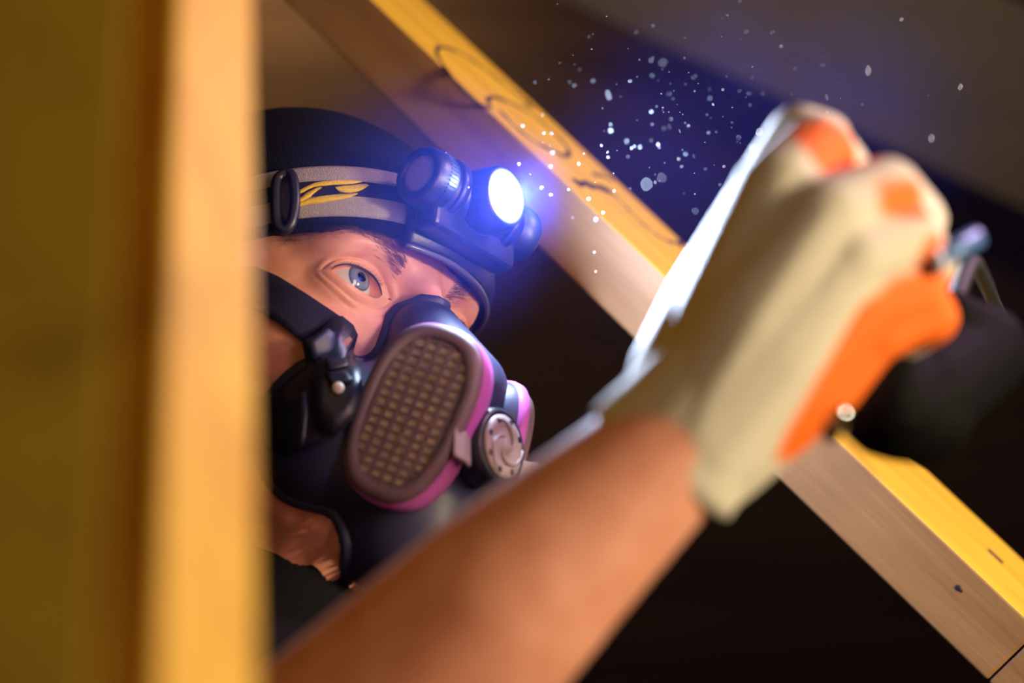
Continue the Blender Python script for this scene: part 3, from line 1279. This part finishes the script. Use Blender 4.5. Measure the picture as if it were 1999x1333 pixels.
AX = np.array([1.0, 0, 0])
tc_ = np.array([0, 110, LZ])
MB().add(*hl(tc_, AX, [(-40, 9), (-39, 13.2), (-37, 14), (-28, 14), (-27, 12.6), (-25, 12.6), (-24, 13.6), (22, 13.6), (23, 12.6), (25, 12.6)], 48, (0, 0, 1))).build('battery_tube', BLACK_PLASTIC, lampo)
knob = MB().add(*hl(tc_, AX, [(24, 12.4), (25, 14.2), (26, 14.6), (32, 14.6), (34, 14.2), (37.5, 13.4), (38.5, 12.6), (38.5, 9.6), (37.2, 9.2), (36.5, 9.0)], 64, (0, 0, 1))).build('end_cap', BLACK_PLASTIC, lampo)
MB().add(*hl(tc_, AX, [(35.5, 9.0), (37.3, 9.0), (37.8, 7.0), (38.0, .01)], 40, (0, 0, 1))).build('switch_cover', plain('grey_rubber_switch', (.34, .27, .30), .7, bump=.9, scale=1600), knob)
kn = MB()
for k in range(48):
    an = 2 * math.pi * k / 48
    e = np.array([0, math.cos(an), math.sin(an)])
    t = np.array([0, -math.sin(an), math.cos(an)])
    v, f = box_axes(tc_ + AX * 29 + e * 14.6, AX * 2.6, e * .35, t * .45)
    kn.add([H(q) for q in v], f)
o = kn.build('knurling', BLACK_PLASTIC, knob, smooth=False)
o['kind'] = 'stuff'
for x in (19.5, -20):
    v, f = hl(tc_ + AX * x, AX, [(-2.6, 14.3), (-2.2, 15.0), (2.2, 15.0), (2.6, 14.3)], 48, (0, 0, 1))
    ringo = MB().add(v, f).build('clamp_ring', BLACK_PLASTIC, lampo)
    if x > 10:
        for an in (.3, 1.75):
            e = np.array([0, math.sin(an), math.cos(an)])
            MB().add(*hl(tc_ + AX * x + e * 14.6, e, [(0, 1.0), (.9, 1.0), (1.2, .5)], 12)).build('screw', STEEL, ringo)
# lamp head facing forward
FA = np.array([0.0, 1.0, 0.0])
MB().add(*hl(tc_, FA, [(0, 15.5), (8, 15.8), (14, 15.4), (20.5, 14.6), (21.6, 13.4), (21.6, 11.8), (20.2, 9.6), (19.4, 8.2)], 48)).build('bezel', BLACK_PLASTIC, lampo)
lens_o = MB().add(*hl(tc_, FA, [(18.4, 8.0), (19.6, 8.0), (20.8, 6.4), (21.4, 3.4), (21.6, .01)], 40)).build('lens', LENS_GLOW, lampo)
# support box between plate and tube, and far-side holder
v, f = box_axes((0, 109, LZ - 14), np.array([30, 0, 0]), np.array([0, 7, 0]), np.array([0, 0, 9]))
o = mesh('holder', [H(q) for q in v], f, BLACK_PLASTIC, lampo)
bevel(o, .003, 3)
for nm, kind, en, dist in (('headlamp_beam', 'SPOT', 75.0, 24), ('headlamp_spill', 'POINT', 4.5, 24)):
    sp = bpy.data.lights.new(nm, kind)
    sp.energy, sp.color, sp.shadow_soft_size = en, (.52, .66, 1.0), .006
    if kind == 'SPOT':
        sp.spot_size, sp.spot_blend = math.radians(60), .7
    spo = bpy.data.objects.new(nm, sp)
    COL.objects.link(spo)
    spo.location = H(tc_ + FA * dist)
    spo.rotation_euler = Vector(unit(P(1470, 400, .57) - np.array(spo.location)) + .35 * Hd((0, 1, 0))).to_track_quat('-Z', 'Y').to_euler()

# ------------------------------------------------------------------ gloved hand
ZB = .56
glove_ch = [
    [(P(1335, 850, .555), .021), (P(1400, 640, .562), .017), (P(1510, 375, .560), .0135)],
    [(P(1340, 850, .553), .021), (P(1460, 640, .552), .019), (P(1600, 430, .552), .0130)],
    [(P(1350, 860, .553), .021), (P(1510, 680, .553), .018), (P(1650, 510, .554), .0125)],
    [(P(1370, 880, .556), .020), (P(1530, 740, .560), .0165), (P(1665, 600, .562), .0120)],
    [(P(1510, 375, .560), .0130), (P(1650, 510, .556), .0125)], [(P(1600, 430, .554), .0130), (P(1665, 600, .562), .0120)],
    # index
    [(P(1520, 360, .560), .0130), (P(1592, 288, .578), .0122), (P(1640, 330, .602), .0110), (P(1660, 400, .612), .0100)],
    # middle
    [(P(1610, 420, .552), .0125), (P(1728, 370, .570), .0117), (P(1790, 430, .595), .0108), (P(1730, 480, .612), .0100)],
    # ring
    [(P(1655, 505, .553), .0120), (P(1772, 462, .568), .0112), (P(1812, 515, .590), .0105), (P(1760, 560, .606), .0095)],
    # little
    [(P(1670, 595, .562), .0115), (P(1780, 570, .574), .0108), (P(1815, 620, .588), .0102), (P(1760, 660, .60), .009)],
    # heel and palm pad
    [(P(1400, 900, .568), .017), (P(1590, 740, .572), .0165), (P(1700, 620, .574), .0140)],
    [(P(1690, 640, .572), .0140), (P(1790, 605, .580), .0110)],
    # thumb
    [(P(1310, 740, .565), .015), (P(1375, 590, .575), .0135), (P(1480, 400, .585), .0118), (P(1560, 262, .592), .0108), (P(1610, 268, .602), .0095)],
]
gme = blob_mesh(glove_ch, .0017, 4)
nv = len(gme.vertices)
gco = np.empty(nv * 3)
gme.vertices.foreach_get('co', gco)
gco = gco.reshape(-1, 3)
gn = np.empty(nv * 3)
gme.vertices.foreach_get('normal', gn)
gn = gn.reshape(-1, 3)
back_n = D((-.25, -.05, .95))


def near(pts, r0, r1):
    """1 inside r0 of the poly-line, 0 beyond r1"""
    d = np.full(nv, 9.0)
    pts = [np.asarray(p) for p in pts]
    if len(pts) == 1:
        d = np.linalg.norm(gco - pts[0], axis=1)
    for a_, b_ in zip(pts[:-1], pts[1:]):
        t = np.clip(((gco - a_) @ (b_ - a_)) / ((b_ - a_) @ (b_ - a_)), 0, 1)
        d = np.minimum(d, np.linalg.norm(gco - a_ - t[:, None] * (b_ - a_), axis=1))
    return np.clip((r1 - d) / (r1 - r0), 0, 1)


dip = np.clip((-(gn @ back_n) - .05) / .15, 0, 1)
side = np.clip(((gco - P(1335, 850, .56)) @ D((-.70, .70, 0)) - .004) / .01, 0, 1)          # thumb edge stays cream
dip *= 1 - np.clip(side * (near([P(1310, 740, .565), P(1480, 400, .585), P(1560, 262, .592)], .016, .022)), 0, 1)
for pts, r0, r1 in (
        ([P(1602, 300, .566), P(1645, 315, .570)], .0112, .0140),
        ([P(1708, 392, .558), P(1778, 394, .563)], .0062, .0092),
        ([P(1805, 492, .564)], .006, .009),
        ([P(1560, 850, .555), P(1620, 740, .555), P(1680, 640, .556), P(1760, 600, .562), P(1820, 590, .570)], .0095, .0125),
        ([P(1625, 835, .566), P(1710, 745, .570), P(1800, 690, .572), P(1840, 620, .575)], .014, .018),
        ([P(1760, 660, .56), P(1830, 610, .57)], .012, .016)):
    dip = np.maximum(dip, near(pts, r0, r1))
at = gme.attributes.new('dip', 'FLOAT', 'POINT')
at.data.foreach_set('value', dip.astype(np.float32))


def glove_mat():
    m, nt, b = nodes_of('dipped_knit')
    at = nt.nodes.new('ShaderNodeAttribute')
    at.attribute_name = 'dip'
    mx = nt.nodes.new('ShaderNodeMix')
    mx.data_type = 'RGBA'
    mx.inputs['A'].default_value = (.62, .57, .46, 1)
    mx.inputs['B'].default_value = (.90, .15, .0, 1)
    nt.links.new(at.outputs['Fac'], mx.inputs['Factor'])
    nt.links.new(mx.outputs['Result'], b.inputs['Base Color'])
    b.inputs['Roughness'].default_value = .75
    tc = nt.nodes.new('ShaderNodeTexCoord')
    n = nt.nodes.new('ShaderNodeTexNoise')
    n.inputs['Scale'].default_value = 900
    nt.links.new(tc.outputs['Object'], n.inputs['Vector'])
    bp = nt.nodes.new('ShaderNodeBump')
    bp.inputs['Strength'].default_value = .5
    bp.inputs['Distance'].default_value = .0008
    nt.links.new(n.outputs['Fac'], bp.inputs['Height'])
    nt.links.new(bp.outputs['Normal'], b.inputs['Normal'])
    return m


GLOVE = glove_mat()
gme.name = 'work_glove'
glove = link('work_glove', gme, GLOVE, person)
glove['label'] = 'cream knitted glove with orange dipped palm and fingertips'
# ribbed flared cuff
cdir = unit(P(1400, 760, .555) - P(1290, 895, .557))
c0 = P(1352, 828, .555)
v, f = [], []
K = 72
_, cu_, cw_ = frame(cdir, CZ)
for t, r, th in ((.018, .0215, 0), (.008, .0228, 0), (-.004, .0240, 0), (-.012, .0254, 0), (-.0165, .0258, 0), (-.0175, .0248, 1), (-.010, .0240, 1), (.0, .0225, 1)):
    for k in range(K):
        an = 2 * math.pi * k / K
        rr = r + (.0005 if k % 2 else 0) * (1 - th)
        v.append(c0 + cdir * t + (cu_ * math.cos(an) * .92 + cw_ * math.sin(an) * 1.08) * rr)
for i in range(7):
    for k in range(K):
        k2 = (k + 1) % K
        f.append((i * K + k, i * K + k2, (i + 1) * K + k2, (i + 1) * K + k))
cuff = mesh('cuff', v, f, plain('cream_rib_knit', (.64, .60, .48), .85, bump=.6, scale=800), glove)

# ------------------------------------------------------------------ tool in the fist
tool = empty('power_tool', P(1760, 800, .61))
tag(tool, 'black corded power tool gripped in the gloved fist', 'tool')
tme = blob_mesh([
    [(P(1700, 430, .625), .013), (P(1690, 640, .612), .014), (P(1730, 790, .606), .019)],
    [(P(1735, 800, .607), .0165), (P(1800, 770, .625), .022), (P(1900, 690, .66), .022)], [(P(1890, 690, .655), .020), (P(1858, 608, .640), .009)],
    [(P(1735, 810, .607), .0165), (P(1810, 820, .62), .017)]], .0025, 4)
tme.name = 'housing'
link('housing', tme, TOOL, tool)
v, f = tube([P(1800, 524, .566), P(1908, 462, .574)], .0036, 14)
MB().add(v, f).build('steel_rod', BLUE_STEEL, tool)
v, f = tube([P(1817, 514, .564), P(1830, 507, .565)], [.0050, .0046], 16)
MB().add(v, f).build('rod_collar', plain('pale_collar', (.55, .58, .72), .35), tool)
v, f = tube(spline([P(1618, 862, .569), P(1626, 832, .565), P(1637, 806, .562), P(1644, 788, .562)], 12), [.0012, .0026, .0032, .0036, .004, .0043, .0044, .0044, .0042, .0038, .003, .0015], 16)
MB().add(v, f).build('trigger_pin', STEEL, tool)
cord = spline([P(1860, 600, .640), P(1895, 515, .67), P(1918, 540, .71), P(1945, 600, .78), P(1990, 680, .82), P(2090, 790, .80), P(2300, 1200, .72), P(2350, 2000, .70)], 40)
MB().add(*tube(cord, .0032, 10)).build('cord', plain('grey_cord', (.012, .012, .012), .6), tool)

# ------------------------------------------------------------------ floating sawdust
BIG = [(1695, 138, 8, 13, 1), (1818, 270, 8, 13, 1), (1875, 170, 7, 9, .7), (1760, 38, 5, 6, .6), (1525, 90, 4, 4, .6), (1230, 158, 6, 5, .6),
       (1411, 175, 3, 3, .9), (1062, 260, 4, 4, 1), (1287, 288, 4, 4, 1), (1174, 284, 3, 3, 1), (1186, 297, 3, 3, .9), (1187, 307, 4, 4, .6),
       (1307, 247, 7, 8, .35), (1327, 256, 6, 6, .35), (1271, 118, 8, 7, .35), (1294, 122, 12, 11, .15), (1482, 258, 9, 10, .5), (1292, 347, 13, 13, .35),
       (1262, 360, 18, 18, .2), (1279, 356, 5, 5, .8), (1357, 412, 9, 9, .35), (1325, 310, 5, 5, .5), (1383, 259, 4, 4, .6), (1413, 325, 4, 4, .5),
       (1606, 127, 7, 7, .3), (1552, 134, 6, 6, .3), (1614, 190, 6, 8, .3), (1242, 63, 6, 5, .25), (1275, 50, 5, 5, .25), (1356, 178, 2, 2, .9),
       (1392, 204, 4, 4, .5), (1420, 30, 4, 4, .2), (1615, 220, 4, 5, .7), (1377, 330, 5, 5, .3), (1188, 186, 12, 14, .1), (1355, 150, 8, 8, .12),
       (1508, 63, 7, 6, .15), (1457, 62, 7, 6, .12), (1155, 96, 2, 2, .6), (1294, 210, 2, 2, .9), (1282, 208, 4, 4, .4), (1314, 193, 4, 4, .4),
       (1344, 245, 4, 4, .6), (1230, 368, 3, 3, .4), (1013, 320, 2, 2, 1), (1057, 366, 2, 2, 1), (1110, 370, 3, 3, 1), (1075, 380, 3, 3, .6), (1163, 428, 3, 3, .8),
       (1177, 415, 2, 2, .9), (1118, 425, 5, 5, .3), (1130, 320, 2, 2, .9), (1149, 388, 3, 2, .5), (1010, 400, 2, 2, 1), (1075, 325, 2, 2, 1), (1035, 340, 2, 2, 1),
       (1385, 470, 5, 5, .4), (1163, 530, 3, 3, .5), (1160, 492, 3, 3, .5), (1140, 300, 2, 2, .8)]


def fleck(mb, p, rx, ry, q):
    a, u, w = frame(np.array([rng.normal(), rng.normal(), rng.normal()]) * .35 + CZ, CY)
    vs, fs = [], []
    n = 10
    for sgn in (1, -1):
        vs.append(p + a * sgn * min(rx, ry) * .35)
    for k in range(n):
        an = 2 * math.pi * k / n
        j = rng.uniform(.85, 1.12)
        vs.append(p + u * math.cos(an) * ry * j + w * math.sin(an) * rx * j)
    for k in range(n):
        fs += [(0, 2 + k, 2 + (k + 1) % n), (1, 2 + (k + 1) % n, 2 + k)]
    mb.add(vs, fs)


def fluff(name, alpha):
    m = bpy.data.materials.new(name)
    m.use_nodes = True
    nt = m.node_tree
    nt.nodes.clear()
    d = nt.nodes.new('ShaderNodeBsdfDiffuse')
    d.inputs[0].default_value = (.40, .43, .42, 1)
    tl_ = nt.nodes.new('ShaderNodeBsdfTranslucent')
    tl_.inputs[0].default_value = (.40, .43, .42, 1)
    m1 = nt.nodes.new('ShaderNodeMixShader')
    m1.inputs[0].default_value = .5
    nt.links.new(d.outputs[0], m1.inputs[1])
    nt.links.new(tl_.outputs[0], m1.inputs[2])
    t = nt.nodes.new('ShaderNodeBsdfTransparent')
    m2 = nt.nodes.new('ShaderNodeMixShader')
    m2.inputs[0].default_value = alpha
    nt.links.new(t.outputs[0], m2.inputs[1])
    nt.links.new(m1.outputs[0], m2.inputs[2])
    o = nt.nodes.new('ShaderNodeOutputMaterial')
    nt.links.new(m2.outputs[0], o.inputs[0])
    return m


groups = {'solid': MB(), 'thin': MB()}
for x, y, rx, ry, b in BIG:
    d = .74 + .1 * rng.random()
    k = SENSOR / LENS / FW * d
    s = .8 if rx > 3 else 1.0
    fleck(groups['thin' if b < .5 else 'solid'], P(x, y, d), rx * k * s, ry * k * s, b)
for i in range(150):
    t = rng.random()
    x = rng.normal(1330, 150)
    y = rng.normal(230, 110)
    d = .70 + .16 * rng.random()
    r = rng.choice([1.0, 1.3, 1.6, 2.2, 4.5], p=[.35, .25, .2, .12, .08])
    if y < -10 or x > 1990 or x < 1000 or (y > 400 and x > 1250):
        continue
    k = SENSOR / LENS / FW * d
    fleck(groups['thin' if r > 2 else 'solid'], P(x, y, d), r * k, r * k, 1)
ds = groups['solid'].build('sawdust', fluff('sawdust_fleck', .5), None, loc=P(1300, 300, .78), smooth=False)
tag(ds, 'bright white sawdust flecks drifting between headlamp and hand', 'dust', kind='stuff')
ds = groups['thin'].build('airborne_dust', fluff('thin_fluff', .07), None, loc=P(1320, 280, .78), smooth=False)
tag(ds, 'faint translucent dust fluff drifting near the rafter', 'dust', kind='stuff')

# ------------------------------------------------------------------ fine blue-scattering dust haze in the lamp light, with smoky puffs round the hand and a denser glow blob by the lamp
def haze():
    m = bpy.data.materials.new('dust_haze')
    m.use_nodes = True
    nt = m.node_tree
    nt.nodes.clear()
    geo = nt.nodes.new('ShaderNodeNewGeometry')
    noi = nt.nodes.new('ShaderNodeTexNoise')
    noi.inputs['Scale'].default_value = 9
    noi.inputs['Detail'].default_value = 3
    noi.inputs['Distortion'].default_value = .8
    nt.links.new(geo.outputs['Position'], noi.inputs['Vector'])
    rp = nt.nodes.new('ShaderNodeMapRange')
    rp.inputs['From Min'].default_value = .34
    rp.inputs['From Max'].default_value = .72
    nt.links.new(noi.outputs['Fac'], rp.inputs['Value'])
    total = None
    for c, r in HAZE_PUFFS:
        d = nt.nodes.new('ShaderNodeVectorMath')
        d.operation = 'DISTANCE'
        d.inputs[1].default_value = c
        nt.links.new(geo.outputs['Position'], d.inputs[0])
        g = nt.nodes.new('ShaderNodeMapRange')
        g.interpolation_type = 'SMOOTHSTEP'
        g.inputs['From Min'].default_value = r
        g.inputs['From Max'].default_value = 0
        nt.links.new(d.outputs['Value'], g.inputs['Value'])
        if total is None:
            total = g.outputs['Result']
        else:
            ad = nt.nodes.new('ShaderNodeMath')
            ad.operation = 'MAXIMUM'
            nt.links.new(total, ad.inputs[0])
            nt.links.new(g.outputs['Result'], ad.inputs[1])
            total = ad.outputs[0]
    mu = nt.nodes.new('ShaderNodeMath')
    mu.operation = 'MULTIPLY'
    nt.links.new(rp.outputs['Result'], mu.inputs[0])
    nt.links.new(total, mu.inputs[1])
    ma = nt.nodes.new('ShaderNodeMath')
    ma.operation = 'MULTIPLY_ADD'
    ma.inputs[1].default_value = HAZE_PUFF_DENSITY
    ma.inputs[2].default_value = HAZE_BASE
    nt.links.new(mu.outputs[0], ma.inputs[0])
    d = nt.nodes.new('ShaderNodeVectorMath')  # denser blob added beside the lens to imitate its glare
    d.operation = 'DISTANCE'
    d.inputs[1].default_value = tuple(H(tc_ + FA * 22) + CB @ np.array([-.040, -.012, .040]))
    nt.links.new(geo.outputs['Position'], d.inputs[0])
    g = nt.nodes.new('ShaderNodeMapRange')
    g.interpolation_type = 'SMOOTHERSTEP'
    g.inputs['From Min'].default_value = .078
    g.inputs['From Max'].default_value = 0
    nt.links.new(d.outputs['Value'], g.inputs['Value'])
    mb_ = nt.nodes.new('ShaderNodeMath')
    mb_.operation = 'MULTIPLY_ADD'
    mb_.inputs[1].default_value = HAZE_GLOW
    nt.links.new(g.outputs['Result'], mb_.inputs[0])
    nt.links.new(ma.outputs[0], mb_.inputs[2])
    ma = mb_
    vs = nt.nodes.new('ShaderNodeVolumeScatter')
    vs.inputs['Color'].default_value = HAZE_COLOR
    vs.inputs['Anisotropy'].default_value = 0.0
    nt.links.new(ma.outputs[0], vs.inputs['Density'])
    o = nt.nodes.new('ShaderNodeOutputMaterial')
    nt.links.new(vs.outputs[0], o.inputs['Volume'])
    return m


HAZE_BASE, HAZE_PUFF_DENSITY, HAZE_GLOW, HAZE_COLOR = .004, .30, 2.6, (.09, .135, 1.0, 1)  # blue of the lamp glare put into the haze colour
HAZE_PUFFS = [(tuple(P(1390, 270, .70)), .09), (tuple(P(1640, 170, .68)), .055), (tuple(P(1700, 230, .66)), .06), (tuple(P(1330, 390, .68)), .06)]
vs, fs = box_axes(W((.06, .02, -.80)), CX * .30, CY * .27, CZ * .22)
hz = mesh('dust_haze', vs, fs, haze(), None, loc=W((.06, .02, -.80)), smooth=False)
tag(hz, 'thin bluish dust haze with lens glow added round the lit headlamp', 'haze', kind='stuff')
